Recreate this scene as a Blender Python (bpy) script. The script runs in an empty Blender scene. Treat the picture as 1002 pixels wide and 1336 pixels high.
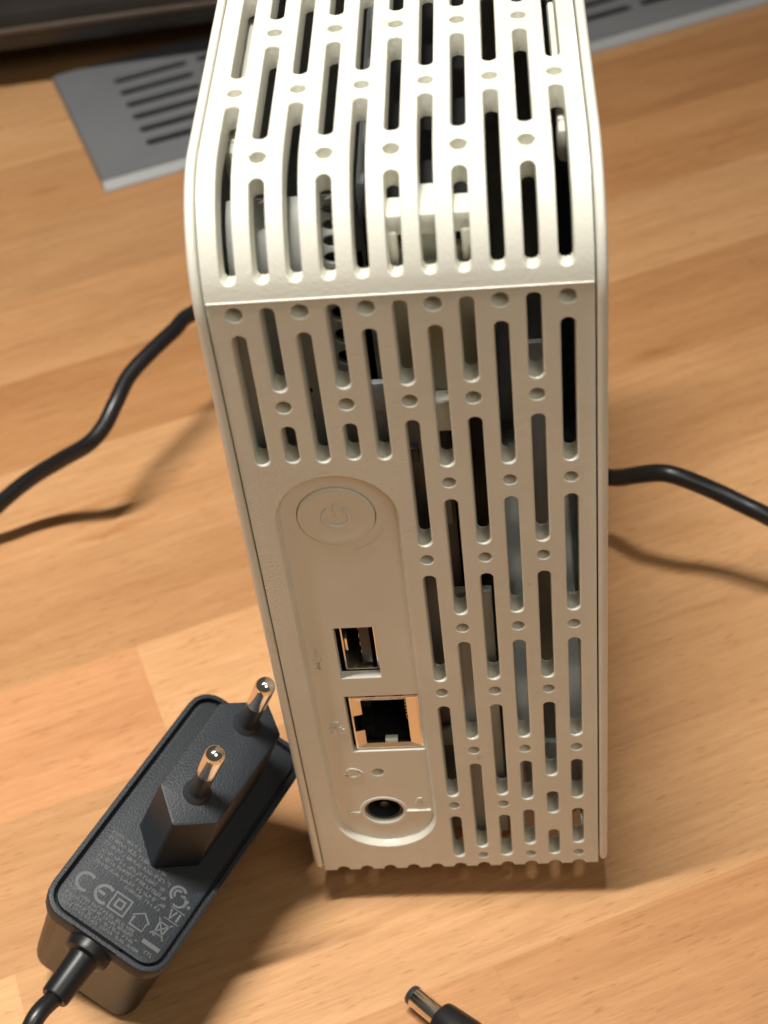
import bpy, bmesh, math, random
from math import sin, cos, pi, radians, sqrt
from mathutils import Vector, Matrix, geometry

MM = 0.001
sc = bpy.context.scene

# ------------------------------------------------------------------ camera
CAM = Vector((16.598, -192.020, 306.310))            # millimetres, table top is z = 0
RC = (Vector((0.99525908, 0.0253375, -0.0939009)),    # image right
      Vector((-0.04876933, -0.70530693, -0.70722251)),  # image down
      Vector((-0.08414821, 0.70844911, -0.70072744)))   # view direction
FPX = 2152.43
cd = bpy.data.cameras.new('camera')
cam = bpy.data.objects.new('camera', cd)
sc.collection.objects.link(cam)
mw = Matrix.Identity(4)
for r in range(3):
    mw[r][0] = RC[0][r]; mw[r][1] = -RC[1][r]; mw[r][2] = -RC[2][r]; mw[r][3] = CAM[r] * MM
cam.matrix_world = mw
cd.sensor_fit = 'VERTICAL'; cd.sensor_height = 36.0; cd.sensor_width = 27.0
cd.lens = 36.0 * FPX / 1336.0
cd.clip_start = 0.01; cd.clip_end = 20.0
cd.dof.use_dof = True
cd.dof.focus_distance = 0.292
cd.dof.aperture_fstop = cd.lens / 2.3
cd.dof.aperture_blades = 0
sc.camera = cam

# ------------------------------------------------------------------ light
w = bpy.data.worlds.new('World'); sc.world = w; w.use_nodes = True
bg = w.node_tree.nodes['Background']
bg.inputs[0].default_value = (1.0, 0.93, 0.74, 1); bg.inputs[1].default_value = 0.075

# one short bar lamp above the table, nearly parallel to its long edge, mostly left of the drive
TUBE_DIR = Vector((cos(radians(18)), sin(radians(18)), 0))
ld = bpy.data.lights.new('bar_lamp', 'AREA'); lo = bpy.data.objects.new('bar_lamp', ld); sc.collection.objects.link(lo)
ld.shape = 'RECTANGLE'; ld.size = 0.68; ld.size_y = 0.035; ld.energy = 3.8; ld.color = (1.0, 0.965, 0.89); ld.spread = radians(47)
lo.location = Vector((0.0, 0.012, 1.60)) - TUBE_DIR * 0.26
lo.rotation_euler = (0, 0, radians(18))
# soft fill added to brighten the drive's back, in place of room light
rd = bpy.data.lights.new('added_fill', 'AREA'); ro = bpy.data.objects.new('added_fill', rd); sc.collection.objects.link(ro)
rd.shape = 'DISK'; rd.size = 0.5; rd.energy = 1.95; rd.color = (1.0, 0.955, 0.82)
ro.location = (0.35, -0.50, 0.85)
ro.rotation_euler = (Vector((0, 0, 0.06)) - ro.location).to_track_quat('-Z', 'Y').to_euler()

sc.view_settings.view_transform = 'Standard'; sc.view_settings.look = 'None'
sc.view_settings.exposure = 0.0; sc.view_settings.gamma = 1.0
sc.view_settings.use_curve_mapping = False
sc.render.engine = 'CYCLES'
sc.cycles.max_bounces = 10; sc.cycles.diffuse_bounces = 6; sc.cycles.glossy_bounces = 5
sc.cycles.sample_clamp_indirect = 6.0

# ------------------------------------------------------------------ helpers
def ray(px, py):
    return RC[0] * ((px - 501) / FPX) + RC[1] * ((py - 668) / FPX) + RC[2]
def at(px, py, h):                                    # point of height h (mm) above the table on a pixel's ray
    d = ray(px, py); t = (h - CAM.z) / d.z
    return CAM + d * t

def finish(o, label=None, cat=None, group=None, kind=None):
    if label: o['label'] = label
    if cat: o['category'] = cat
    if group: o['group'] = group
    if kind: o['kind'] = kind
    return o
def link(name, data, parent=None):
    o = bpy.data.objects.new(name, data); sc.collection.objects.link(o)
    if parent: o.parent = parent
    return o
def empty(name, loc=(0, 0, 0), rot=None):
    o = link(name, None); o.empty_display_size = 0.01
    if rot is not None:
        o.matrix_world = Matrix.Translation(Vector(loc) * MM) @ rot.to_4x4()
    else:
        o.location = Vector(loc) * MM
    return o
def mesh_obj(name, verts, faces, mat, parent=None, smooth=35, recalc=False):
    me = bpy.data.meshes.new(name)
    me.from_pydata([Vector(v) * MM for v in verts], [], faces)
    me.validate(); me.update()
    if recalc:
        bm = bmesh.new(); bm.from_mesh(me); bmesh.ops.recalc_face_normals(bm, faces=bm.faces[:]); bm.to_mesh(me); bm.free()
    if smooth:
        for p in me.polygons: p.use_smooth = True
        me.set_sharp_from_angle(angle=radians(smooth))
    if mat: me.materials.append(mat)
    return link(name, me, parent)

class MB:                                             # one mesh collected from simple shapes (millimetres)
    def __init__(s): s.v = []; s.f = []
    def add(s, v, f, m=None):
        o = len(s.v)
        for p in v:
            p = Vector(p); s.v.append(m @ p if m else p)
        s.f += [tuple(i + o for i in q) for q in f]
        return s
    def loft(s, rings, cap0=True, cap1=True, m=None, closed=True):
        n = len(rings[0]); v = [p for r in rings for p in r]; f = []
        for k in range(len(rings) - 1):
            for i in range(n if closed else n - 1):
                j = (i + 1) % n
                f.append((k * n + i, k * n + j, (k + 1) * n + j, (k + 1) * n + i))
        if cap0: f.append(tuple(reversed(range(n))))
        if cap1: f.append(tuple((len(rings) - 1) * n + i for i in range(n)))
        return s.add(v, f, m)
    def box(s, c, d, b=0.0, m=None):                  # centre, full sizes, bevel
        bm = bmesh.new(); bmesh.ops.create_cube(bm, size=1)
        for q in bm.verts: q.co = Vector((c[0] + q.co.x * d[0], c[1] + q.co.y * d[1], c[2] + q.co.z * d[2]))
        if b: bmesh.ops.bevel(bm, geom=bm.edges[:], offset=b, segments=2, affect='EDGES', profile=0.5)
        bm.verts.index_update()
        s.add([q.co.copy() for q in bm.verts], [tuple(q.index for q in f.verts) for f in bm.faces], m); bm.free()
        return s
    def lathe(s, prof, segs=32, m=None, cap0=True, cap1=True):   # (radius, z) along +z
        return s.loft([[(r * cos(2 * pi * i / segs), r * sin(2 * pi * i / segs), z) for i in range(segs)] for r, z in prof], cap0, cap1, m)
    def tube(s, pts, r, segs=12):
        pts = [Vector(p) for p in pts]; rings = []; up = Vector((0, 0, 1)); prev = None
        for i, p in enumerate(pts):
            t = (pts[min(i + 1, len(pts) - 1)] - pts[max(i - 1, 0)]).normalized()
            if prev is None: prev = up.cross(t) if abs(t.z) < .9 else Vector((1, 0, 0))
            a = (prev - t * prev.dot(t)).normalized(); b = t.cross(a); prev = a
            rr = r(i / (len(pts) - 1)) if callable(r) else r
            rings.append([p + (a * cos(2 * pi * k / segs) + b * sin(2 * pi * k / segs)) * rr for k in range(segs)])
        return s.loft(rings)
    def strip(s, pts, wd, z, closed=False, th=0.04):  # flat printed line in the xy plane
        pts = [Vector((p[0], p[1])) for p in pts]; n = len(pts); L = []; Rr = []
        for i in range(n):
            a = pts[(i - 1) % n] if (closed or i > 0) else pts[i]
            b = pts[(i + 1) % n] if (closed or i < n - 1) else pts[i]
            t = (b - a).normalized(); q = Vector((-t.y, t.x)); k = 1.0
            if closed or 0 < i < n - 1:
                e = (pts[i] - a).normalized(); k = 1 / max(.5, abs(e.dot(t)))
            L.append(pts[i] + q * wd / 2 * k); Rr.append(pts[i] - q * wd / 2 * k)
        v = [(p.x, p.y, z + th) for p in L] + [(p.x, p.y, z + th) for p in Rr] + [(p.x, p.y, z) for p in L] + [(p.x, p.y, z) for p in Rr]
        f = []
        for i in range(n if closed else n - 1):
            j = (i + 1) % n
            f += [(n + i, n + j, j, i), (i, j, 2 * n + j, 2 * n + i), (3 * n + i, 3 * n + j, n + j, n + i)]
        if not closed: f += [(0, 2 * n, 3 * n, n), (n - 1, 2 * n - 1, 4 * n - 1, 3 * n - 1)]
        return s.add(v, f)
    def obj(s, name, mat, parent=None, smooth=35): return mesh_obj(name, s.v, s.f, mat, parent, smooth, True)

def spline(pts, n=12):
    pts = [Vector(p) for p in pts]; out = []
    for i in range(len(pts) - 1):
        p0 = pts[max(i - 1, 0)]; p1 = pts[i]; p2 = pts[i + 1]; p3 = pts[min(i + 2, len(pts) - 1)]
        for k in range(n):
            t = k / n
            out.append(0.5 * ((2 * p1) + (p2 - p0) * t + (2 * p0 - 5 * p1 + 4 * p2 - p3) * t * t + (3 * p1 - p0 - 3 * p2 + p3) * t ** 3))
    out.append(pts[-1]); return out

def roundpoly(pts, inset, rad, seg=5):                # convex CCW polygon, inset then corner-rounded
    n = len(pts); pts = [Vector((p[0], p[1])) for p in pts]; q = []
    lines = []
    for i in range(n):
        a, b = pts[i], pts[(i + 1) % n]; t = (b - a).normalized(); nn = Vector((-t.y, t.x))
        lines.append((a + nn * inset, t))
    for i in range(n):
        (a, t), (b, u) = lines[i - 1], lines[i]
        d = t.x * u.y - t.y * u.x; k = ((b - a).x * u.y - (b - a).y * u.x) / d
        q.append(a + t * k)
    out = []
    for i in range(n):
        p = q[i]; a = (q[i - 1] - p).normalized(); b = (q[(i + 1) % n] - p).normalized()
        ang = a.angle(b); dd = rad / math.tan(ang / 2)
        c = p + (a + b).normalized() * (rad / sin(ang / 2))
        s0 = p + a * dd - c; s1 = p + b * dd - c
        a0 = math.atan2(s0.y, s0.x); da = math.atan2(s1.y, s1.x) - a0
        while da < 0: da += 2 * pi
        for k in range(seg + 1):
            an = a0 + da * k / seg; out.append(Vector((c.x + rad * cos(an), c.y + rad * sin(an))))
    return out

# ------------------------------------------------------------------ materials
def nodes(name):
    m = bpy.data.materials.new(name); m.use_nodes = True
    nt = m.node_tree; return m, nt, nt.nodes['Principled BSDF'], nt.nodes.new, nt.links.new
def ramp(nt, stops):
    r = nt.nodes.new('ShaderNodeValToRGB'); e = r.color_ramp.elements
    while len(e) < len(stops): e.new(0.5)
    for k, (p, c) in enumerate(stops): e[k].position = p; e[k].color = (*c, 1) if len(c) == 3 else c
    return r
def plastic(name, col, rough=0.4, bump=0.0, scale=1600.0, var=0.06, specks=0.0, spec=0.5):
    m, nt, b, N, L = nodes(name)
    tc = N('ShaderNodeTexCoord')
    n1 = N('ShaderNodeTexNoise'); n1.inputs['Scale'].default_value = 45; n1.inputs['Detail'].default_value = 6
    L(tc.outputs['Object'], n1.inputs['Vector'])
    r = ramp(nt, [(0.3, [c * (1 - var) for c in col]), (0.7, [min(1, c * (1 + var * .4)) for c in col])])
    L(n1.outputs['Fac'], r.inputs['Fac']); out = r.outputs['Color']
    if specks:
        n3 = N('ShaderNodeTexNoise'); n3.inputs['Scale'].default_value = 260; n3.inputs['Detail'].default_value = 3
        L(tc.outputs['Object'], n3.inputs['Vector'])
        r3 = ramp(nt, [(0.72, (0, 0, 0)), (0.78, (1, 1, 1))]); L(n3.outputs['Fac'], r3.inputs['Fac'])
        mu = N('ShaderNodeMath'); mu.operation = 'MULTIPLY'; mu.inputs[1].default_value = specks; L(r3.outputs['Color'], mu.inputs[0])
        mx = N('ShaderNodeMix'); mx.data_type = 'RGBA'; L(mu.outputs[0], mx.inputs['Factor']); L(out, mx.inputs['A'])
        mx.inputs['B'].default_value = (0.22, 0.15, 0.08, 1); out = mx.outputs['Result']
    L(out, b.inputs['Base Color'])
    b.inputs['Roughness'].default_value = rough; b.inputs['Specular IOR Level'].default_value = spec
    if bump:
        n2 = N('ShaderNodeTexNoise'); n2.inputs['Scale'].default_value = scale; n2.inputs['Detail'].default_value = 2; n2.inputs['Roughness'].default_value = 0.55
        L(tc.outputs['Object'], n2.inputs['Vector'])
        bp = N('ShaderNodeBump'); bp.inputs['Strength'].default_value = 1.0; bp.inputs['Distance'].default_value = bump * MM
        L(n2.outputs['Fac'], bp.inputs['Height']); L(bp.outputs['Normal'], b.inputs['Normal'])
    return m
def metal(name, col, rough=0.2, var=0.0, scale=120):
    m, nt, b, N, L = nodes(name)
    b.inputs['Metallic'].default_value = 1; b.inputs['Base Color'].default_value = (*col, 1)
    tc = N('ShaderNodeTexCoord'); n1 = N('ShaderNodeTexNoise'); n1.inputs['Scale'].default_value = scale; n1.inputs['Detail'].default_value = 5
    L(tc.outputs['Object'], n1.inputs['Vector'])
    mr = N('ShaderNodeMapRange'); mr.inputs['To Min'].default_value = max(0.03, rough - .08 - var); mr.inputs['To Max'].default_value = rough + .08 + var
    L(n1.outputs['Fac'], mr.inputs['Value']); L(mr.outputs['Result'], b.inputs['Roughness'])
    return m

M_grille = plastic('textured_white_plastic', (0.77, 0.755, 0.67), 0.36, 0.065, 1900, 0.08, 0.28)
M_shell = plastic('smooth_white_plastic', (0.78, 0.765, 0.69), 0.30, 0.006, 500, 0.06, 0.3)
M_port = plastic('port_plastic', (0.78, 0.765, 0.68), 0.36, 0.012, 2200, 0.05)
M_clip = plastic('clip_plastic', (0.72, 0.71, 0.63), 0.35, 0.0)
M_black = plastic('black_drive', (0.012, 0.012, 0.013), 0.45, 0.01, 900, 0.3)
M_dark = plastic('dark_plastic', (0.03, 0.03, 0.033), 0.35, 0.0)
M_adapt = plastic('adapter_plastic', (0.017, 0.021, 0.027), 0.50, 0.10, 2500, 0.2, spec=0.35)
M_adside = plastic('adapter_side_plastic', (0.010, 0.010, 0.011), 0.36, 0.004, 600, 0.2, spec=0.28)
M_rubber = plastic('cable_rubber', (0.010, 0.010, 0.011), 0.36, 0.01, 500, 0.2)
M_print = plastic('grey_print', (0.105, 0.108, 0.112), 0.6, 0.0, var=0.35)
M_steel = metal('drive_steel', (0.42, 0.43, 0.44), 0.38, 0.08)
M_grey = plastic('grey_galvanised', (0.40, 0.41, 0.39), 0.45, 0.02, 700, 0.25)
M_nickel = metal('nickel', (0.86, 0.82, 0.76), 0.13, 0.02)
M_tin = metal('port_shield', (0.82, 0.78, 0.72), 0.22, 0.04)
M_gold = metal('contact_gold', (0.85, 0.62, 0.25), 0.2)
M_board = plastic('circuit_board', (0.24, 0.205, 0.175), 0.4, 0.02, 400, 0.4)
M_gplate = plastic('grille_paint', (0.17, 0.175, 0.185), 0.42, 0.01, 700, 0.08)
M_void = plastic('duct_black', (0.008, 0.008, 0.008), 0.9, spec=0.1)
M_trim = metal('brushed_trim', (0.55, 0.55, 0.54), 0.3, 0.06)

def wood():
    m, nt, b, N, L = nodes('oiled_beech')
    tc = N('ShaderNodeTexCoord'); oi = N('ShaderNodeObjectInfo')
    vm = N('ShaderNodeVectorMath'); vm.operation = 'MULTIPLY_ADD'
    cmb = N('ShaderNodeCombineXYZ')
    for k, f in enumerate((7.3, 3.1, 5.7)):
        q = N('ShaderNodeMath'); q.operation = 'MULTIPLY'; q.inputs[1].default_value = f; L(oi.outputs['Random'], q.inputs[0]); L(q.outputs[0], cmb.inputs[k])
    add = N('ShaderNodeVectorMath'); add.operation = 'ADD'; L(tc.outputs['Object'], add.inputs[0]); L(cmb.outputs[0], add.inputs[1])
    def noise(sx, sy, detail, rough=0.6, dist=0.0):
        mp = N('ShaderNodeMapping'); mp.inputs['Scale'].default_value = (sx, sy, sy); L(add.outputs[0], mp.inputs['Vector'])
        n = N('ShaderNodeTexNoise'); n.inputs['Scale'].default_value = 1; n.inputs['Detail'].default_value = detail
        n.inputs['Roughness'].default_value = rough; n.inputs['Distortion'].default_value = dist
        L(mp.outputs[0], n.inputs['Vector']); return n.outputs['Fac']
    big = noise(7, 42, 4, 0.55, 0.6); mid = noise(22, 420, 6, 0.65, 0.25); fine = noise(120, 2200, 3, 0.6)
    fleck = noise(220, 1700, 2, 0.5)
    hi = N('ShaderNodeMix'); hi.data_type = 'RGBA'; hi.blend_type = 'MULTIPLY'; hi.inputs['Factor'].default_value = 1
    r1 = ramp(nt, [(0.28, (0.86, 0.81, 0.75)), (0.50, (0.99, 0.98, 0.96)), (0.72, (1.06, 1.08, 1.10))]); L(big, r1.inputs['Fac'])
    L(oi.outputs['Color'], hi.inputs['A']); L(r1.outputs['Color'], hi.inputs['B'])
    h2 = N('ShaderNodeMix'); h2.data_type = 'RGBA'; h2.blend_type = 'MULTIPLY'; h2.inputs['Factor'].default_value = 0.75
    r2 = ramp(nt, [(0.30, (0.86, 0.81, 0.75)), (0.62, (1.05, 1.05, 1.05))]); L(mid, r2.inputs['Fac'])
    L(hi.outputs['Result'], h2.inputs['A']); L(r2.outputs['Color'], h2.inputs['B'])
    h3 = N('ShaderNodeMix'); h3.data_type = 'RGBA'; h3.blend_type = 'MULTIPLY'; h3.inputs['Factor'].default_value = 0.8
    r3 = ramp(nt, [(0.27, (0.70, 0.60, 0.50)), (0.38, (1, 1, 1))]); L(fleck, r3.inputs['Fac'])
    L(h2.outputs['Result'], h3.inputs['A']); L(r3.outputs['Color'], h3.inputs['B'])
    hf = N('ShaderNodeMix'); hf.data_type = 'RGBA'; hf.blend_type = 'MULTIPLY'; hf.inputs['Factor'].default_value = 0.7
    rf = ramp(nt, [(0.30, (0.84, 0.80, 0.76)), (0.65, (1.06, 1.06, 1.06))]); L(fine, rf.inputs['Fac'])
    L(h3.outputs['Result'], hf.inputs['A']); L(rf.outputs['Color'], hf.inputs['B']); h3 = hf
    st = noise(16, 110, 3, 0.5, 0.4)
    h4 = N('ShaderNodeMix'); h4.data_type = 'RGBA'; h4.blend_type = 'MULTIPLY'; h4.inputs['Factor'].default_value = 0.8
    r4 = ramp(nt, [(0.66, (1, 1, 1)), (0.76, (0.72, 0.58, 0.45))]); L(st, r4.inputs['Fac'])
    L(h3.outputs['Result'], h4.inputs['A']); L(r4.outputs['Color'], h4.inputs['B'])
    L(h4.outputs['Result'], b.inputs['Base Color'])
    b.inputs['Roughness'].default_value = 0.42; b.inputs['Specular IOR Level'].default_value = 0.35
    bp = N('ShaderNodeBump'); bp.inputs['Strength'].default_value = 0.6; bp.inputs['Distance'].default_value = 0.03 * MM
    L(fine, bp.inputs['Height']); L(bp.outputs['Normal'], b.inputs['Normal'])
    return m
M_wood = wood()
M_glue = plastic('glue_line', (0.34, 0.20, 0.10), 0.6)

# ------------------------------------------------------------------ table of glued beech staves
ANG = radians(22.3)
B0 = Vector((-119.6, 281.0, 0))                       # corner of the ventilation plate, origin of the stave grid
tm = MB(); tm.box((60, -130, -17), (1120, 1000, 30), 1.0)
table = tm.obj('table_top', M_glue)
table.location = B0 * MM; table.rotation_euler = (0, 0, ANG)
finish(table, 'beech butcher block table top made of glued staves', 'table', kind='structure')
table['kind'] = 'structure'
rs = random.Random(11)
PAL = [(0.50, 0.270, 0.125), (0.53, 0.298, 0.143), (0.465, 0.238, 0.103), (0.50, 0.252, 0.120), (0.515, 0.283, 0.134), (0.435, 0.218, 0.092)]
JOINTS = {-1: [-55, 128], -2: [-150, 24, 240], -3: [-100, 70], -4: [-110, 20, 190], -5: [-160, 52, 260], -6: [-43, 140], -7: [-170, 30, 200], -8: [-90, 110]}
stave_mesh = {}
def stave(e1a, e1b, row, col):
    Ls = e1b - e1a - 0.02; key = round(Ls, 1)
    if key not in stave_mesh:
        sm = MB(); sm.box((0, 0, -1.5), (Ls, 39.08, 3.0), 0.0)
        o = sm.obj('stave', M_wood, table, smooth=0); stave_mesh[key] = o.data
    else:
        o = link('stave', stave_mesh[key], table)
    o.location = Vector(((e1a + e1b) / 2, -10 + 39.1 * row + 19.5, 0.0)) * MM
    o.color = (*col, 1); return o
W2 = 560
for row in range(-12, 10):
    cuts = JOINTS.get(row)
    if cuts is None:
        cuts = []; x = -420 + rs.random() * 120
        while x < 600: cuts.append(x); x += rs.uniform(150, 260)
    else:
        cuts = list(cuts); x = cuts[0] - rs.uniform(170, 240)
        while x > -430: cuts.insert(0, x); x -= rs.uniform(160, 240)
        x = cuts[-1] + rs.uniform(150, 220)
        while x < 600: cuts.append(x); x += rs.uniform(160, 240)
    ends = [-495] + cuts + [615]
    for a, b_ in zip(ends[:-1], ends[1:]):
        if b_ - a < 5: continue
        c = rs.choice(PAL); k = rs.uniform(0.88, 1.07)
        stave(a, b_, row, [q * k for q in c])

# ------------------------------------------------------------------ white network drive
P = 4.9; ZB = 15.40; HT = 160.5 + ZB; RA = 18.0; ZC = HT - RA; H2 = 17.813
SARC = ZC + RA * pi / 2; DEPTH = 138.0
def prof(s, t=0.0):
    if s <= ZC: return (t, s)
    if s <= SARC:
        a = (s - ZC) / RA; r = RA - t; return (RA - r * cos(a), ZC + r * sin(a))
    return (RA + s - SARC, HT - t)

def sdf(h, x, s):
    cx, cs, a, b, r = h[:5]
    qx = max(abs(x - cx) - a, 0); qs = max(abs(s - cs) - b, 0)
    return sqrt(qx * qx + qs * qs) - r
def inward(h, x, s):
    cx, cs, a, b, r = h[:5]
    kx = min(max(x - cx, -a), a) + cx; ks = min(max(s - cs, -b), b) + cs
    d = Vector((kx - x, ks - s)); return d.normalized() if d.length > 1e-9 else d
def outline(h, seg=7):
    cx, cs, a, b, r = h[:5]; out = []
    for qx, qs, a0 in ((a, b, 0), (-a, b, 90), (-a, -b, 180), (a, -b, 270)):
        for k in range(seg + 1):
            an = radians(a0 + 90 * k / seg); p = (cx + qx + r * cos(an), cs + qs + r * sin(an))
            if not out or (abs(p[0] - out[-1][0]) + abs(p[1] - out[-1][1])) > 1e-4: out.append(p)
    if abs(out[0][0] - out[-1][0]) + abs(out[0][1] - out[-1][1]) < 1e-4: out.pop()
    return out

def panel(name, outer, holes, pmap, T, mat, parent, lines=(), outer_round=0.0):
    """a plate pierced by rounded holes; outer = rounded box, holes = (cx, cs, a, b, r, kind); pmap(x, s, t) -> 3D"""
    V = []; E = []
    def loop(pts):
        o = len(V); V.extend(Vector(p) for p in pts); n = len(pts)
        E.extend((o + i, o + (i + 1) % n) for i in range(n))
    loop(outline(outer))
    for h in holes: loop(outline(h, 9 if h[4] > 3 else 6))
    x0 = outer[0] - outer[2] - outer[4]; x1 = outer[0] + outer[2] + outer[4]
    for s in lines:
        o = len(V); V.append(Vector((x0 - 1, s))); V.append(Vector((x1 + 1, s))); E.append((o, o + 1))
    cv, ce, cf, _, _, _ = geometry.delaunay_2d_cdt(V, E, [], 0, 1e-5)
    def keep(c):
        if sdf(outer, c.x, c.y) > 0: return False
        return all(sdf(h, c.x, c.y) > 0 for h in holes)
    tris = []
    for f in cf:
        a, b, c = (cv[i] for i in f[:3])
        if not keep((a + b + c) / 3): continue
        if (b - a).cross(c - a) < 0: f = (f[0], f[2], f[1])
        tris.append(tuple(f[:3]))
    cnt = {}
    for f in tris:
        for i in range(3):
            a, b = f[i], f[(i + 1) % 3]; cnt[(a, b)] = cnt.get((a, b), 0) + 1
    bnd = [(a, b) for (a, b) in cnt if (b, a) not in cnt]
    PROF = {'slot': [(0, 0), (.13, .03), (.22, .12), (.26, .28), (.34, T)],
            'dot': [(0, 0), (.12, .03), (.20, .10), (.24, .25), (.34, 2.9)],
            'port': [(0, 0), (.08, .02), (.14, .07), (.17, .16), (.18, T)],
            'recess': [(0, 0), (.08, .02), (.15, .10), (.78, 1.32), (.85, 1.6)],
            'notch': [(0, 0), (0, .1), (0, .3), (0, .6), (0, T)],
            'outer': [(0, 0), (-outer_round, .0), (-outer_round, .1), (-outer_round, .3), (-outer_round, T)]}
    kind = {}; dirs = {}
    for e in bnd:
        for i in e:
            if i in kind: continue
            p = cv[i]; best = None
            for k, h in enumerate(holes):
                d = abs(sdf(h, p.x, p.y))
                if d < 2e-3 and (best is None or d < best[0]): best = (d, k)
            if best: kind[i] = best[1]; dirs[i] = inward(holes[best[1]], p.x, p.y)
            else: kind[i] = -1; dirs[i] = Vector((0, 0))
    verts = []; faces = []; used = {}
    for f in tris:                                     # front sheet
        q = []
        for i in f:
            if i not in used: used[i] = len(verts); verts.append(pmap(cv[i].x, cv[i].y, 0.0))
            q.append(used[i])
        faces.append(tuple(q))
    rings = {}
    for i in kind:
        pr = PROF[holes[kind[i]][5] if kind[i] >= 0 else 'outer']; r = []
        for off, t in pr:
            c = cv[i] + dirs[i] * off; r.append(len(verts)); verts.append(pmap(c.x, c.y, t))
        rings[i] = r
    centre = {}
    for a, b in bnd:
        ra, rb = rings[a], rings[b]
        for k in range(4): faces.append((rb[k], ra[k], ra[k + 1], rb[k + 1]))
        k = kind[a]
        if k >= 0 and holes[k][5] == 'dot' and kind[b] == k:
            if k not in centre: centre[k] = len(verts); verts.append(pmap(holes[k][0], holes[k][1], 2.95))
            o2 = len(verts); verts.append(verts[rb[4]]); verts.append(verts[ra[4]])
            faces.append((o2, o2 + 1, centre[k]))
    back = {}
    for f in tris:                                     # inner sheet
        q = []
        for i in f:
            if i in rings and (kind[i] < 0 or holes[kind[i]][5] in ('slot', 'port', 'notch', 'outer')): q.append(rings[i][4])
            else:
                if i not in back: back[i] = len(verts); verts.append(pmap(cv[i].x, cv[i].y, T))
                q.append(back[i])
        faces.append(tuple(reversed(q)))
    return mesh_obj(name, verts, faces, mat, parent, 34)

drive = empty('network_drive', (0, 0, 0))
finish(drive, 'white plastic network drive enclosure with dash and dot vents, standing upright', 'drive')

RM = 1.38                                              # slot mouth radius
def slot(c, lo, hi, r=RM): return ((c - 5) * P, (lo + hi) / 2, 0, (hi - lo) / 2 - r, r, 'slot')
def dot(c, s, r=1.42): return ((c - 5) * P, s, 0, 0, r, 'dot')
Z = lambda v: v + ZB
S_SEAM = Z(145.35)
# --- back panel holes
HB = []
for c in range(0, 11, 2): HB.append(dot(c, Z(8 * H2 + .6), 1.5))
for c in range(1, 11, 2):
    HB.append(slot(c, Z(7 * H2 + 2.9), Z(144.3))); HB.append(dot(c, Z(7 * H2)))
for c in (0, 2, 4): HB.append(slot(c, Z(112.4), Z(8 * H2 - 3.1)))
for c in (1, 3): HB.append(slot(c, Z(112.7), Z(7 * H2 - 3.8)))
for c in (6, 8, 10):
    for k in (6, 4, 2): HB.append(slot(c, Z(k * H2 + 3.3), Z((k + 2) * H2 - 3.6 + (0.5 if k == 6 else 0)))); HB.append(dot(c, Z(k * H2), 1.3))
for c in (5, 7, 9):
    for k in (5, 3): HB.append(slot(c, Z(k * H2 + 3.0), Z((k + 2) * H2 - 3.8))); HB.append(dot(c, Z(k * H2), 1.3))
for c in (5, 7):
    HB.append(slot(c, Z(20.6), Z(49.6))); HB.append(dot(c, Z(H2), 1.25)); HB.append(slot(c, Z(-0.6), Z(14.2)))
HB.append(slot(9, Z(26.4), Z(49.7))); HB.append(slot(9, Z(13.9), Z(21.6))); HB.append(slot(9, Z(-0.6), Z(8.6)))
HB.append(slot(6, Z(2.6), Z(31.6)))
for c in (8, 10): HB += [slot(c, Z(18.8), Z(31.9)), slot(c, Z(3.2), Z(15.7))]
for c in (6, 8, 10): HB.append(dot(c, Z(0), 1.2))
for c in range(0, 11): HB.append(((c - 5) * P, Z(-3.9), 0, 0, 1.35, 'notch'))
REC = (-14.1, Z(56.95), 0, 42.45, 10.4, 'recess'); HB.append(REC)
XW = 28.45; TP = 4.0
def curved(x, s, t):
    y, z = prof(s, t); return (x, y, z)
arc_lines = [ZC + RA * pi / 2 * k / 20 for k in range(0, 21)]
sb0 = Z(-3.8)
back = panel('back_panel', (0, (sb0 + S_SEAM - .08) / 2, XW - .15, (S_SEAM - .08 - sb0) / 2 - .15, .15), HB, curved, TP, M_grille, drive, [s for s in arc_lines if s < S_SEAM])
back['label'] = 'back panel with ports and vents'
# --- top panel holes
HTOP = []
t0 = Z(167.7) ; tp = 17.95
for c in range(1, 11, 2): HTOP += [slot(c, Z(147.9), Z(163.9)), dot(c, t0)]
for c in range(0, 11, 2): HTOP += [slot(c, Z(147.9), Z(182.1)), dot(c, t0 + tp)]
s_end = SARC + DEPTH - RA - 14
k = 0
while t0 + (2 * k + 2) * tp < s_end:
    for c in range(1, 11, 2):
        HTOP += [slot(c, t0 + 2 * k * tp + 4.1, t0 + (2 * k + 2) * tp - 4.0), dot(c, t0 + (2 * k + 2) * tp)]
    if t0 + (2 * k + 3) * tp < s_end:
        for c in range(0, 11, 2):
            HTOP += [slot(c, t0 + (2 * k + 1) * tp + 4.1, t0 + (2 * k + 3) * tp - 4.0), dot(c, t0 + (2 * k + 3) * tp)]
    k += 1
st1 = SARC + DEPTH - RA - 3
def curved_top(x, s, t): return curved(x, s, t - 0.22)
panel('top_grille', (0, (S_SEAM + st1) / 2, XW - .1, (st1 - S_SEAM) / 2 - .1, .1), HTOP, curved_top, TP, M_grille, drive, [s for s in arc_lines if s > S_SEAM])['label'] = 'curved vented top panel'

sl = MB(); sl.tube([(x_ * 28.3, prof(S_SEAM, -.16)[0], prof(S_SEAM, -.16)[1]) for x_ in (-1, -.5, 0, .5, 1)], .2, 8); sl.obj('seam_lip', M_shell, drive)
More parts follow.
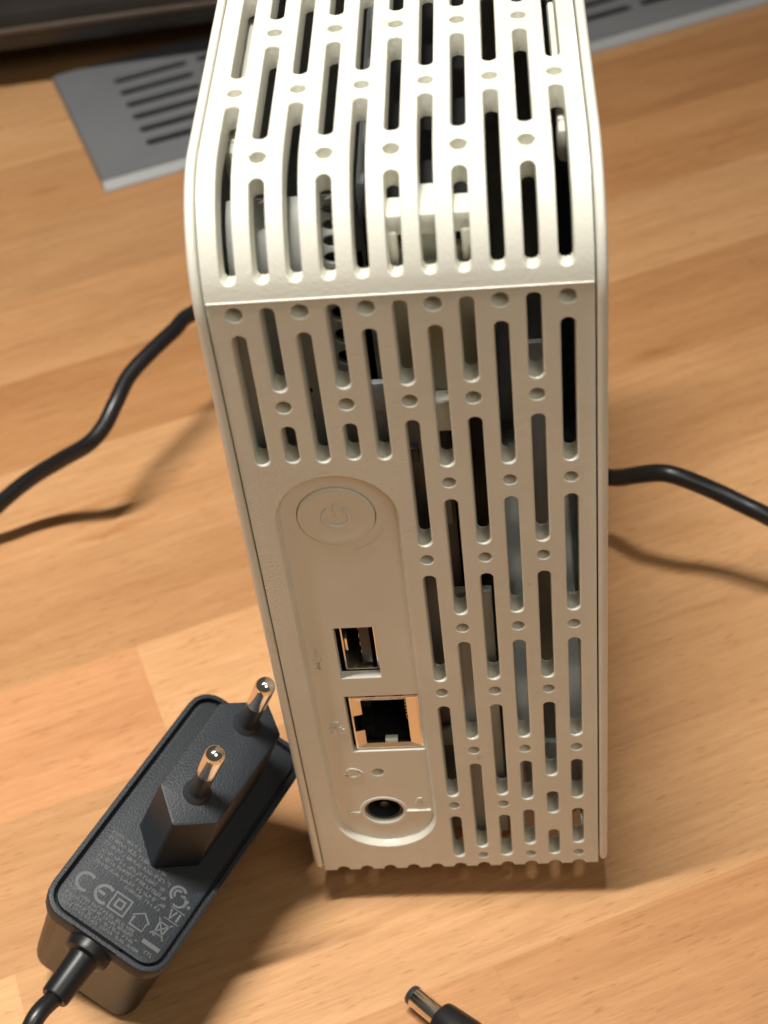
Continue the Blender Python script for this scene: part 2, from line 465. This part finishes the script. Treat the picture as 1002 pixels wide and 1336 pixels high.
# --- recessed port panel: floor of the stadium recess
FD = 1.35
HP = [(-14.6, Z(64.0), 3.6, 6.9, 0.25, 'port'), (-11.55, Z(43.2), 6.85, 8.4, 0.2, 'port'),
      (-14.35, Z(14.9), 0, 0, 4.1, 'port'), (-14.35, Z(27.9), 0, 0, 1.35, 'dot'), (-14.4, Z(99.2), 0, 0, 6.8, 'port')]
panel('port_panel', (-14.1, Z(56.95), 0, 42.45, 9.62), HP, lambda x, s, t: (x, FD + t, s), 1.8, M_port, drive)['label'] = 'smooth recessed panel carrying the ports'

# --- power button
def back_m(x, z, y=0.0):                               # local +z points out of the back towards the camera
    return Matrix(((1, 0, 0, x), (0, 0, -1, y), (0, 1, 0, z), (0, 0, 0, 1)))
bt = MB()
bt.lathe([(6.5, -2.0), (6.5, .15), (6.42, .32), (6.2, .40), (5.0, .26), (3.0, .10), (0.8, .05), (0.02, .05)], 64, back_m(-14.4, Z(99.2), FD))
btn = bt.obj('power_button', M_port, drive)
ps = MB()
def arc(cx, cy, r, a0, a1, n=24): return [(cx + r * cos(radians(a0 + (a1 - a0) * i / n)), cy + r * sin(radians(a0 + (a1 - a0) * i / n))) for i in range(n + 1)]
ps.strip(arc(0, 0, 2.25, 125, 415, 36), .45, .0, th=.36); ps.strip([(0, .4), (0, 3.3)], .45, .0, th=.36)
tmp = MB(); tmp.add(ps.v, ps.f, back_m(-14.4, Z(99.2), FD)); tmp.obj('power_symbol', M_port, btn)
gr = MB(); gs = MB(); gs.strip(arc(0, 0, 8.55, -75, 18, 24), .22, -.02, th=.10); gs.strip(arc(0, 0, 8.55, 196, 222, 10), .2, -.02, th=.06)
gr.add(gs.v, gs.f, back_m(-14.4, Z(99.2), FD)); gr.obj('button_ridge', M_port, drive)

# --- moulded symbols beside the ports (same plastic, raised)
def symbol(name, x, z, strips, th=.19):
    a = MB()
    for pts, wd, cl in strips: a.strip(pts, wd, -.03, cl, th=th + .03)
    b_ = MB(); b_.add(a.v, a.f, back_m(x, z, FD)); return b_.obj(name, M_port, drive)
symbol('usb_symbol', -21.9, Z(62.6), [([(0, -2.2), (0, 2.4)], .34, False), ([(0, -.8), (.95, .1), (.95, .9)], .3, False), ([(0, -1.4), (-.95, -.5), (-.95, .3)], .3, False),
       ([(-.45, 1.9), (0, 2.8), (.45, 1.9)], .3, False), (arc(0, -2.4, .4, 0, 330, 10), .3, False)])
symbol('network_symbol', -21.0, Z(42.6), [([(-1.1, .1), (1.1, .1)], .3, False), ([(0, .1), (0, .8)], .3, False), ([(-.5, .8), (.5, .8), (.5, 1.6), (-.5, 1.6)], .3, True),
       ([(-1.5, -1.5), (-.5, -1.5), (-.5, -.6), (-1.5, -.6)], .3, True), ([(.5, -1.5), (1.5, -1.5), (1.5, -.6), (.5, -.6)], .3, True)])
symbol('reset_symbol', -19.3, Z(28.0), [(arc(0, 0, 1.35, 20, 160, 10), .42, False), (arc(0, 0, 1.35, 200, 340, 10), .42, False), ([(-1.9, -.1), (-1.25, -.8), (-.7, 0)], .34, False), ([(.7, .0), (1.3, .75), (1.9, .1)], .34, False)])
symbol('power_input_symbol', -20.4, Z(14.4), [([(-1.5, .35), (1.5, .35)], .28, False), ([(-1.3, -.35), (-.4, -.35)], .28, False), ([(.0, -.35), (.9, -.35)], .28, False)])
symbol('lock_symbol', -6.9, Z(18.0), [([(-.75, -.8), (-.2, .9), (.2, .9), (.75, -.8)], .42, False), ([(-.5, -.2), (.5, -.2)], .3, False)])
rg = MB(); rg.box((-7.3, FD - .1, Z(14.9)), (5.0, .7, .55), .12); rg.obj('retainer_ridge', M_port, drive)
# --- power jack
jk = MB()
jk.lathe([(4.35, -.35), (4.95, .02), (4.75, .22), (4.2, .22), (3.95, .0), (3.8, -4.0), (3.75, -9)], 48, back_m(-14.35, Z(14.9), FD + .05), cap0=False, cap1=False)
jack = jk.obj('power_jack', M_port, drive)
j2 = MB(); j2.lathe([(3.86, -.7), (3.3, -.7), (3.2, -1.0), (3.2, -9.0), (.9, -9.0), (.9, -1.6), (.6, -1.9), (.02, -1.9)], 40, back_m(-14.35, Z(14.9), FD + .05), cap0=False)
j2.obj('socket', M_dark, jack)
# --- usb port
us = empty('usb_port'); us.parent = drive
ub = MB(); x0, z0 = -14.4, Z(63.4)
def frame(mb, x, z, wx, hz, th, y0, y1):              # hollow rectangular shield
    for sx in (-1, 1): mb.box((x + sx * (wx / 2 - th / 2), (y0 + y1) / 2, z), (th, y1 - y0, hz), .05)
    for sz in (-1, 1): mb.box((x, (y0 + y1) / 2, z + sz * (hz / 2 - th / 2)), (wx - 2 * th - .02, y1 - y0, th), .05)
frame(ub, x0 + .1, z0 + .3, 6.3, 13.0, .32, 3.3, 16); ub.obj('shield', M_tin, us)
ut = MB(); ut.box((x0 + 1.15, 9.5, z0 + .3), (1.9, 11, 10.8), .15); ut.obj('tongue', M_dark, us)
uc = MB(); uc.box((x0 - .1, 15.6, z0 + .3), (6.0, .6, 12.6)); uc.obj('back_wall', M_void, us)
for q in range(4):
    c = MB(); c.box((x0 + .1, 9.6, z0 + .3 + (q - 1.5) * 2.3), (.16, 9.5, 1.0), .03); c.obj('contact', M_gold, us)
sp = MB(); sp.box((x0 - 2.35, 6.6, z0 + .3), (.5, 5.5, 3.2), .1, None); sp.obj('spring', M_tin, us)
# --- ethernet port (latch side to the left)
en = empty('ethernet_port'); en.parent = drive
ex, ez = -11.45, Z(43.0)
eb = MB(); frame(eb, ex + .25, ez, 13.0, 15.6, .35, 1.75, 18)
eb.obj('shield', M_tin, en)
ef = MB()                                              # sloping inner funnel faces of the shield
def quad(mb, a, b, c, d): mb.add([a, b, c, d], [(0, 1, 2, 3)])
xl, xr, zb_, zt_ = ex + .25 - 6.15, ex + .25 + 6.15, ez - 7.45, ez + 7.45
f1 = MB(); yi = 2.15
quad(f1, (xr, 1.8, zb_), (xr, 1.8, zt_), (xr - 2.0, yi, zt_ - .9), (xr - 2.0, yi, zb_ + .9)); quad(f1, (xl, 1.8, zt_), (xr, 1.8, zt_), (xr - 2.0, yi, zt_ - .9), (xl + 1.7, yi, zt_ - .9)); quad(f1, (xl, 1.8, zb_), (xl + 1.7, yi, zb_ + .9), (xr - 2.0, yi, zb_ + .9), (xr, 1.8, zb_))
quad(f1, (xl, 1.8, ez + 2.4), (xl, 1.8, zt_), (xl + 1.7, yi, zt_ - .9), (xl + 1.7, yi, ez + 2.4)); quad(f1, (xl, 1.8, zb_), (xl, 1.8, ez - 2.4), (xl + 1.7, yi, ez - 2.4), (xl + 1.7, yi, zb_ + .9))
fo = f1.obj('shield_lip', M_tin, en, 0)
sm_ = fo.modifiers.new('thickness', 'SOLIDIFY'); sm_.thickness = .2 * MM; sm_.offset = 0
eh = MB()
for sz in (-1, 1): eh.box((ex + .2, 10, ez + sz * 6.0), (12.0, 13.2, 1.6), .1)
for sz in (-1, 1): eh.box((xl + 2.1, 10, ez + sz * 4.1), (2.6, 13.2, 2.4), .15)
eh.box((ex + .2, 17, ez), (12, .8, 14.2)); eh.box((xr - 1.2, 10.2, ez), (1.2, 13, 10.2), .1)
eh.obj('housing', M_void, en)
for q in range(8):
    c = MB(); c.box((xr - 2.6, 10, ez + (q - 3.5) * 1.02), (.3, 9, .45), .05); c.obj('contact', M_gold, en)
el = MB(); el.box((ex + .6, 3.0, zb_ + 1.1), (2.4, 1.6, .9), .12); el.obj('spring_tab', M_clip, en)  # lit metal tab, its brightness put in as white plastic
for sx in (-1, 1):
    el = MB(); el.box((ex + .4 + sx * 2.6, 1.95, zt_ + .55), (1.9, .35, .5), .08); el.obj('ground_tab', M_dark, en)

# --- side shells
def drive_outline(grow, seg=10):
    y0, y1, zb2, zt2 = -grow, DEPTH + grow, Z(-4.0) - grow, HT + grow
    out = []
    for cy, cz, r, a0 in ((y0, zt2, RA + .3 + grow, 180), (y1, zt2, 12, 90), (y1, zb2, 6, 0), (y0, zb2, 3.6, 270)):
        r = max(r, .3)
        ccy = cy + r if cy == y0 else cy - r; ccz = cz - r if cz == zt2 else cz + r
        n = seg * 2 if a0 == 180 else seg
        for k in range(n + 1):
            an = radians(a0 - 90 * k / n); out.append((ccy + r * cos(an), ccz + r * sin(an)))
    return out
for sx in (-1, 1):
    sh = MB(); rings = []
    for grow, x in ((-6, 28.72), (-.15, 28.72), (.22, 28.85), (.42, 29.1), (.50, 29.45), (.42, 29.85), (.18, 30.15), (-.3, 30.36), (-1.2, 30.45), (-9, 30.5)):
        rings.append([(sx * x, y, z) for y, z in drive_outline(grow)])
    sh.loft(rings); o = sh.obj('side_shell', M_shell, drive, 40)
    o['label'] = 'smooth side cover' 
    ln = MB(); rings = []                              # inner wall seen through the outer slots
    rings = [[(sx * 28.45, y, z) for y, z in drive_outline(-.8)], [(sx * 27.9, y, z) for y, z in drive_outline(-.9)]]
    if sx > 0: rings.reverse()
    ln.loft(rings); ln.obj('side_liner', M_black if sx > 0 else M_grey, drive, 30)
# --- base, front cover and feet
HBASE = [((c - 5) * P, 20.0, 0, 14.9, 1.3, 'slot') for c in range(11)]
panel('base_plate', (0, DEPTH / 2 + 1.0, 27.5, DEPTH / 2 - 3.2, .3), HBASE, lambda x, s_, t: (x, s_, Z(-3.6) + t), 1.8, M_shell, drive)
fc = MB(); fc.box((0, DEPTH - 1.3, (ZC + 14) / 2), (56.4, 2.4, ZC - 10), .8); fc.obj('front_cover', M_shell, drive)
for fx in (-21, 21):
    for fy in (26, DEPTH - 16):
        ft = MB(); ft.lathe([(5.0, 0), (5.4, .4), (5.8, 6), (6.4, Z(-3.6))], 24, Matrix.Translation((fx, fy, 0))); ft.obj('foot', M_rubber, drive)

# --- what shows through the vents
hd = MB(); hd.box((3.2, 71, Z(76)), (17.6, 112, 146), 1.0); hd.obj('hard_drive', M_black, drive)
hs = MB(); hs.box((-6.0, 76, Z(76)), (1.6, 96, 140), .3); hs.obj('drive_lid', M_steel, drive)
# perforated grey bracket behind the upper left vents
bh = [(-9.7, Z(128 + 4.3 * q), 0, 0, 1.55, 'port') for q in range(9) if q != 3] + [(-15.6, Z(141.0), 0, 0, 1.4, 'port'), (-17.2, Z(116), 0, 0, 1.3, 'port'), (-12.6, Z(113.5), 0, 0, 1.5, 'port'), (-16.6, Z(121.5), 0, 0, .9, 'port'), (-13.3, Z(121), 0, 0, .9, 'port')]
panel('metal_bracket', (-16.0, Z(133), 9.0, 33, .5), bh, lambda x, s_, t: curved(x, s_, t + 7.4), 1.0, plastic('bracket_steel', (0.42, 0.43, 0.41), .5, .02, 700, .25), drive, arc_lines)
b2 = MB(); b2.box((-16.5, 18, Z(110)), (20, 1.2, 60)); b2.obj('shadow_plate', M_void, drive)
b3 = MB(); b3.box((-7.4, 6.6, Z(116.5)), (9.6, 1.2, 14), .3); b3.obj('foil_shield', plastic('foil_grey', (0.42, 0.43, 0.44), .35, .15, 350, .5), drive)
# latch of off-white plastic behind columns five to seven
lt = MB()
lt.box((4.9, 8.2, Z(133.5)), (15.6, 1.6, 29), .3)
latch = lt.obj('latch', plastic('latch_plastic', (0.62, 0.59, 0.46), 0.45), drive)
l2 = MB(); l2.box((4.9, 8.4, Z(153.0)), (13.4, 5.0, 3.6), .5); l2.box((4.9, 10.5, Z(150.2)), (3.0, 6.5, 9.5), .5); l2.obj('catch', M_clip, latch)
for sx in (-1, 1):
    l3 = MB(); l3.box((4.9 + sx * 5.4, 7.4, Z(148.8)), (1.6, 3.4, 6.4), .4); l3.obj('hook', M_clip, latch)
    l3 = MB(); l3.box((4.9 + sx * 3.4, 6.2, Z(119.5)), (1.1, 3.0, 7.5), .3); l3.obj('hook', M_clip, latch)
l4 = MB(); l4.box((4.9, 5.6, Z(117.5)), (3.6, 3.4, 6.0), .4); l4.obj('tongue', M_clip, latch)
# circuit board and parts behind the middle vents
cb = MB(); cb.box((-.6, 8.6, Z(58)), (11.5, 1.4, 118), .1); board = cb.obj('circuit_board', M_board, drive)
rs2 = random.Random(5)
for q in range(9):
    zz = 8 + q * 12.5 + rs2.uniform(-2, 2); sx = rs2.uniform(-4, 3.5)
    cc = MB(); cc.box((sx, 7.2, Z(zz)), (rs2.uniform(2.2, 4.5), 1.4, rs2.uniform(2.5, 7)), .15)
    cc.obj('chip', rs2.choice([M_dark, M_grey, M_clip, M_grey]), board)
dl = MB(); dl.box((-.6, 78, Z(143)), (13.0, 104, 9), .8); dl.obj('drive_cover', plastic('drive_cover_paint', (0.42, 0.44, 0.47), .35, .02, 500, .2), drive)
pb = MB(); pb.box((-14.0, 19.5, Z(55)), (24, 1.2, 108)); pb.obj('port_board', M_board, drive)
gp = MB(); gp.box((6.6, 5.9, Z(38)), (7.4, 1.6, 74), .3); gp.obj('grey_spacer', plastic('pale_grey_plastic', (0.60, 0.61, 0.58), .5), drive)
g2 = MB(); g2.box((20.5, 12.0, Z(12)), (12.0, 2.4, 22), .6); g2.obj('foam_pad', plastic('grey_foam', (0.55, 0.56, 0.55), .9, .05, 900, .2), drive)
g3 = MB(); g3.box((20.0, 12.6, Z(70)), (5.0, 1.2, 110), .3); g3.obj('rail', M_grey, drive)
# pale rails under the outer top vents
for sx in (-1, 1):
    rl = MB(); rl.box((sx * 25.6, 74, Z(153.8)), (2.2, 92, 3.0), .8); rl.box((sx * 25.6, 27.0, Z(152.0)), (2.4, 3.6, 6.0), 1.0); rl.obj('rail', M_clip, drive)
gl = MB(); gl.box((-25.0, 7.0, Z(126)), (3.6, 2.6, 34), .6); gl.obj('rail', plastic('rail_grey', (0.68, 0.70, 0.65), .5), drive)

# ------------------------------------------------------------------ plug-in power adapter leaning on the drive
AU = Vector((0.45639947, 0.88977047, -0.00283364)); AV = Vector((-0.8087697, 0.41617431, 0.41556048)); AN = Vector((0.37093274, -0.18736982, 0.90956113))
AR = Matrix(((AU.x, AV.x, AN.x), (AU.y, AV.y, AN.y), (AU.z, AV.z, AN.z)))
KA = 0.968; FA = 1.014; AO = CAM + (Vector((-52.67, 7.60, 12.44 + ZB)) - CAM) * KA
adapter = empty('power_adapter', AO, AR); adapter.scale = (FA, FA, FA)
finish(adapter, 'black wall plug power adapter with two round pins leaning against the white drive', 'power adapter')
u0, L_ = -7.2, 56.8
RECT = [(u0 - L_ / 2, -13.0), (u0 + L_ / 2, -13.0), (u0 + L_ / 2, 13.8), (u0 - L_ / 2, 13.8)]
def ring(poly, inset, rad, z): return [(p.x, p.y, z) for p in roundpoly(poly, inset, rad)]
D = 34.5
for _ in range(4):                                     # rest the lowest edge on the table
    lo = min((AO + AR @ Vector(q) * FA).z for q in ring(RECT, 1.3 + .3, 3.6, -D + 1.4) + ring(RECT, 1.3 + 1.3, 2.6, -D + .3) + ring(RECT, 1.3 + 3.0, 1.6, -D))
    D += lo / AN.z / FA
bd = MB()
bd.loft([ring(RECT, 1.3 + 3.0, 1.6, -D), ring(RECT, 1.3 + 1.3, 2.6, -D + .3), ring(RECT, 1.3 + .3, 3.6, -D + 1.4), ring(RECT, 1.25, 4.4, -D + 3),
         ring(RECT, .9, 4.8, -6.0), ring(RECT, .55, 4.8, -4.2)], True, True)
bd.obj('body', M_adside, adapter)
rm = MB()
rm.loft([ring(RECT, .25, 4.9, -4.2), ring(RECT, .0, 5.0, -3.9), ring(RECT, .0, 5.0, -.5), ring(RECT, .15, 4.9, -.15), ring(RECT, .5, 4.6, 0), ring(RECT, .95, 4.2, 0),
         ring(RECT, 1.1, 4.0, -.15), ring(RECT, 1.15, 3.9, -1.6), ring(RECT, 3.4, 2.0, -1.6)], True, True)
rm.obj('rim', M_adapt, adapter)
fp = MB(); fp.loft([ring(RECT, 1.7, 3.5, -1.7), ring(RECT, 1.7, 3.5, -.75), ring(RECT, 1.8, 3.4, -.5), ring(RECT, 2.05, 3.3, -.4)])
face = fp.obj('face_plate', M_adapt, adapter)
HEX = [(-17.0, 0), (-11.5, -6.5), (11.0, -6.5), (15.4, -.6), (9.4, 6.5), (-11.5, 6.5)]
TH = 20.0
tw = MB(); tw.loft([ring(HEX, -.55, 1.0, -.6), ring(HEX, -.45, 1.0, .2), ring(HEX, 0.0, .9, TH - .5), ring(HEX, .12, .8, TH - .15), ring(HEX, .45, .6, TH)])
tw.obj('plug_tower', M_adapt, adapter)
for sx in (-1, 1):
    mt = Matrix.Translation((sx * 8.75, 0, TH)) @ Matrix.Rotation(-sx * radians(.7), 4, 'Y')
    pn = MB(); pn.lathe([(2.9, -.6), (2.7, .1), (1.95, .9), (1.78, 1.4), (1.78, 9.3), (1.6, 9.5)], 28, mt); pin = pn.obj('pin', M_dark, adapter)
    tp_ = MB(); prf = [(1.90, 9.2)] + [(1.90, 9.5), (1.90, 16.2)] + [(1.90 * cos(radians(a)), 16.2 + 1.9 * sin(radians(a))) for a in range(10, 90, 10)] + [(.02, 18.1)]
    tp_.lathe(prf, 32, mt); tp_.obj('metal_tip', M_nickel, pin)
# printing on the face; text runs along -v, up is +u
ZP = -.40
def mark(name, uc, vc, strips):
    a = MB()
    for pts, wd, cl in strips: a.strip(pts, wd, 0, cl, th=.03)
    b_ = MB(); b_.add(a.v, a.f, Matrix(((0, 1, 0, uc), (-1, 0, 0, vc), (0, 0, 1, ZP), (0, 0, 0, 1)))); return b_.obj(name, M_print, face, 0)
mark('ce_mark', -27.1, 7.0, [(arc(-1.7, 0, 1.75, 55, 305, 20), .62, False), (arc(2.6, 0, 1.75, 55, 305, 20), .62, False), ([(.9, 0), (2.7, 0)], .6, False)])
mark('double_square_mark', -27.0, .95, [([(-1.75, -1.75), (1.75, -1.75), (1.75, 1.75), (-1.75, 1.75)], .34, True), ([(-.75, -.75), (.75, -.75), (.75, .75), (-.75, .75)], .38, True)])
mark('house_mark', -27.5, -3.95, [([(-1.4, -1.5), (1.4, -1.5), (1.4, .3), (1.9, .3), (0, 1.8), (-1.9, .3), (-1.4, .3)], .26, True)])
mark('bin_mark', -26.6, -8.1, [([(-1.0, 1.3), (1.0, 1.3), (.7, -1.1), (-.7, -1.1)], .26, True), ([(-1.5, -1.7), (1.5, 1.9)], .26, False), ([(-1.5, 1.9), (1.5, -1.7)], .26, False), (arc(-.6, -1.4, .25, 0, 330, 8), .2, False)])
mark('bin_bar', -30.2, -8.3, [([(-1.9, 0), (1.9, 0)], .85, False)])
mark('maker_mark', -19.0, -7.2, [(arc(-.2, .1, 1.5, 40, 250, 14), .5, False), (arc(-.2, .1, .75, 60, 250, 10), .4, False), (arc(.6, -.9, 1.3, -120, 80, 12), .4, False), ([(.4, .2), (2.2, -.1), (2.0, -1.6)], .3, False), (arc(2.9, -1.0, .22, 0, 330, 8), .25, False)])
mark('level_mark', -22.9, -8.9, [([(-1.3, .9), (-.7, -.9), (-.1, .9)], .36, False), ([(.7, .9), (.7, -.9)], .4, False), ([(-1.7, 1.25), (1.4, 1.25)], .18, False), ([(-1.7, -1.25), (1.4, -1.25)], .18, False)])
tx = MB(); rs3 = random.Random(3)
def textline(uc, v_start, v_end, h):
    x = -v_start
    while x < -v_end:
        for _ in range(rs3.randint(3, 8)):
            wd = h * rs3.uniform(.35, .6)
            if x + wd > -v_end: break
            k = rs3.random()
            tx.strip([(x, 0 + uc), (x, uc + h)], .13, 0, th=.03) if k < .7 else None
            tx.strip([(x, uc + h * rs3.choice([0, .5, .95])), (x + wd, uc + h * rs3.choice([0, .5, .95]))], .13, 0, th=.03)
            if k > .4: tx.strip([(x + wd, uc), (x + wd, uc + h * rs3.choice([.6, 1]))], .13, 0, th=.03)
            x += wd + .26
        x += .45
for uu, va, vb, hh in ((-16.2, 10.2, 3.4, .8), (-17.5, 10.4, -2.8, .85), (-18.9, 10.2, -4.6, .85), (-20.3, 10.0, -5.0, .8), (-21.6, 9.8, -5.6, .8), (-22.9, 9.6, -6.2, .8), (-24.0, 2.0, -6.2, .7),
                       (-29.6, 10.8, 9.0, .8), (-30.2, 7.6, -4.6, .7), (-31.1, 10.6, -5.6, .7), (-32.0, 10.6, -5.4, .65), (-32.9, 10.2, -7.2, .65), (-32.2, -8.0, -10.0, .8)):
    textline(uu, va, vb, hh)
b_ = MB(); b_.add(tx.v, tx.f, Matrix(((0, 1, 0, 0), (-1, 0, 0, 0), (0, 0, 1, ZP), (0, 0, 0, 1)))); b_.obj('printed_text', M_print, face, 0)
# strain relief and cable
UE = u0 - L_ / 2
mrel = Matrix(((0, 0, -1, UE + .5), (0, 1, 0, 1.0), (1, 0, 0, -5.2), (0, 0, 0, 1)))
sr = MB(); sr.lathe([(4.6, -1.0), (4.6, 1.6), (4.3, 2.4), (3.2, 2.8), (3.0, 3.4), (2.75, 11.4), (2.5, 11.8), (1.6, 11.8)], 28, mrel); sr.obj('strain_relief', M_adside, adapter)
nt_ = MB(); nt_.box((UE + .9, 1.0, -.95), (1.7, 10.0, 1.7), .15); nt_.obj('cable_notch', M_void, adapter)
inv = AR.transposed()
def to_ad(p): return inv @ (Vector(p) - AO) / FA
c0 = Vector((UE - 10.9, 1.0, -5.2)); 
w0 = AO + AR @ Vector((UE - 30, 1.0, -5.2)) * FA
path = [c0, c0 + Vector((-8, 0, -.3)), to_ad((w0.x - 1, w0.y - 2, 14)), to_ad((w0.x - 2, w0.y - 26, 5)), to_ad((w0.x + 6, w0.y - 60, 1.8)), to_ad((w0.x + 40, w0.y - 95, 1.8)), to_ad((w0.x + 95, w0.y - 105, 1.8))]
cw = MB(); cw.tube(spline(path), 1.75, 14); cw.obj('cable', M_rubber, adapter)

# ------------------------------------------------------------------ loose barrel plug in front of the drive
tip = at(537, 1297, 4.3); d_ = (at(576, 1329, 4.3) - tip).normalized()
PR = Matrix((d_.cross(Vector((0, 0, 1))).normalized(), Vector((0, 0, 1)), d_)).transposed()
if PR.determinant() < 0: PR.col[0] = -PR.col[0]
plug = empty('barrel_plug', tip, PR)
finish(plug, 'loose barrel power plug with chrome tip lying on the table in front of the drive', 'power plug')
pb_ = MB(); pb_.lathe([(1.0, 4.0), (1.0, .55), (1.6, .5), (2.0, .62), (2.1, .9), (2.1, 8.4), (1.7, 8.6)], 40, cap0=False); pb_.obj('barrel', M_nickel, plug)
pt = MB(); pt.lathe([(1.5, -.25), (1.85, -.1), (2.08, .3), (2.12, 1.1), (2.06, 1.15), (1.0, .4), (.9, -.2)], 36, Matrix.Translation((0, 0, -.12)), False, False); pt.obj('insulator_ring', M_dark, plug)
pg = MB(); pg.lathe([(2.0, 7.6), (3.0, 7.6), (3.4, 7.9), (3.6, 8.6), (4.2, 15), (4.3, 22), (4.1, 28), (3.0, 33), (2.4, 42), (1.7, 42.2)], 36); pg.obj('grip', M_rubber, plug)
wi = PR.transposed()
e_ = tip + d_ * 41
pc = [Vector((0, 0, 41)), Vector((0, -.6, 52))] + [wi @ (q - tip) for q in (e_ + d_ * 34 - Vector((0, 0, 2.4)), e_ + d_ * 62 + Vector((14, 6, -2.6)), e_ + d_ * 80 + Vector((60, 30, -2.6)))]
pcm = MB(); pcm.tube(spline(pc), 1.7, 12); pcm.obj('cable', M_rubber, plug)

# ------------------------------------------------------------------ black cable behind the drive
cp_ = [(-60, 760, 4), (-30, 690, 8), (0, 657, 13), (39, 625, 18), (78, 601, 23), (114, 580, 28), (135, 557, 31), (150, 527, 34), (168, 491, 36), (195, 461, 37), (227, 431, 37), (253, 408, 36)]
pts = [at(*q) for q in cp_]
last = pts[-1]
pts = [pts[0] + Vector((-70, -55, -2)), pts[0] + Vector((-35, -22, -1))] + pts + [last + Vector((18, 14, -2)), Vector((-20, 172, 30)), Vector((14, 166, 27)), Vector((33.4, 143, 23)), Vector((33.1, 122, 22)), Vector((34.0, 106, 22.5))]
pts += [at(*q) for q in ((801, 623, 24), (832, 619.5, 30), (861, 617, 33), (886, 622, 33), (929, 639, 30), (965, 656, 28), (1002, 674, 26), (1060, 705, 20))]
pts += [pts[-1] + Vector((30, -12, -10)), pts[-1] + Vector((75, -22, -18.2)), pts[-1] + Vector((140, -20, -18.2))]
cb_ = MB(); cb_.tube(spline(pts, 8), 2.15, 14)
o = cb_.obj('black_cable', M_rubber)
finish(o, 'thin black cable arching above the table and running behind the white drive', 'cable')

# ------------------------------------------------------------------ grey ventilation plate in the table
vp = empty('ventilation_plate', B0, Matrix.Rotation(ANG, 3, 'Z')); vp.scale = (1.027, 1.027, 1)
finish(vp, 'grey metal ventilation plate with rows of slots set on the table', 'vent grille')
PL, PD = 330.0, 75.5
vh = []
gx = 18.5
while gx + 28 < PL - 10:
    for q in range(6): vh.append((gx + 13.9, 15.0 + q * 9.1, 11.6, 0, 2.3, 'port'))
    gx += 30.9
panel('plate', (PL / 2, PD / 2, PL / 2 - 1, PD / 2 - 1, 1.0), vh, lambda x, s, t: (x, s, 3.2 - t), 1.6, M_gplate, vp)
ve = MB()
def prect(i, z): return [(i, i, z), (PL - i, i, z), (PL - i, PD - i, z), (i, PD - i, z)]
ve.loft([prect(-.7, 0), prect(-.6, 2.2), prect(-.1, 2.9), prect(.3, 3.1), prect(.9, 3.1), prect(.9, 1.2)], False, False); ve.obj('rim', M_gplate, vp, 20)
fe = MB(); fe.add([(-.6, -3.4, 0), (PL + .6, -3.4, 0), (PL + .6, -3.3, .7), (-.6, -3.3, .7), (PL + .6, -.75, 3.0), (-.6, -.75, 3.0), (PL + .6, -.75, 0), (-.6, -.75, 0)], [(0, 1, 2, 3), (3, 2, 4, 5), (5, 4, 6, 7), (7, 6, 1, 0), (0, 3, 5, 7), (1, 6, 4, 2)])
fe.obj('front_edge', plastic('edge_highlight_grey', (0.36, 0.37, 0.385), .35), vp, 20)  # paler than the plate: the bevel's bright reflection is put into the colour
vd = MB(); vd.box((PL / 2, PD / 2, .4), (PL - 3, PD - 3, .6)); vd.obj('duct_floor', M_void, vp)

# ------------------------------------------------------------------ dark appliance standing behind
pA = at(0, 69, 16); pB = at(270, 31, 16)
dv = (pB - pA); ax = math.atan2(dv.y, dv.x)
ap = empty('dark_appliance', (pA.x, pA.y, 0), Matrix.Rotation(ax, 3, 'Z'))
finish(ap, 'dark low appliance with a pale metal trim line standing behind the ventilation plate', 'appliance')
am = MB()
am.loft([[(x, y, z) for x, y, z in ((-160, yy, zz), (118, yy, zz), (118, 150, zz), (-160, 150, zz))] for yy, zz in ((2.5, 16), (.6, 16.6), (0, 18), (.4, 26), (2.5, 29.5), (6, 31))])
am.obj('body', plastic('appliance_black', (0.035, 0.030, 0.027), .28, 0, var=.2), ap)
at_ = MB(); at_.box((-21, 16.5, 32.2), (270, 4.2, 2.4), .8); at_.obj('trim', plastic('trim_grey', (0.34, 0.33, 0.31), .3), ap)
at3 = MB(); at3.box((-21, 1.2, 23.5), (270, 3.0, 2.2), .6); at3.obj('band', plastic('band_brown', (0.13, 0.10, 0.085), .3), ap)
at2 = MB(); at2.box((-21, 84, 34), (270, 128, 6.0), 2.0); at2.obj('lid', plastic('appliance_lid', (0.03, 0.03, 0.03), .35), ap)
for fx in (-120, 90):
    for fy in (40, 120):
        q = MB(); q.lathe([(9, 0), (9.5, 1), (8.5, 16.2)], 20, Matrix.Translation((fx, fy, 0))); q.obj('foot', M_rubber, ap)
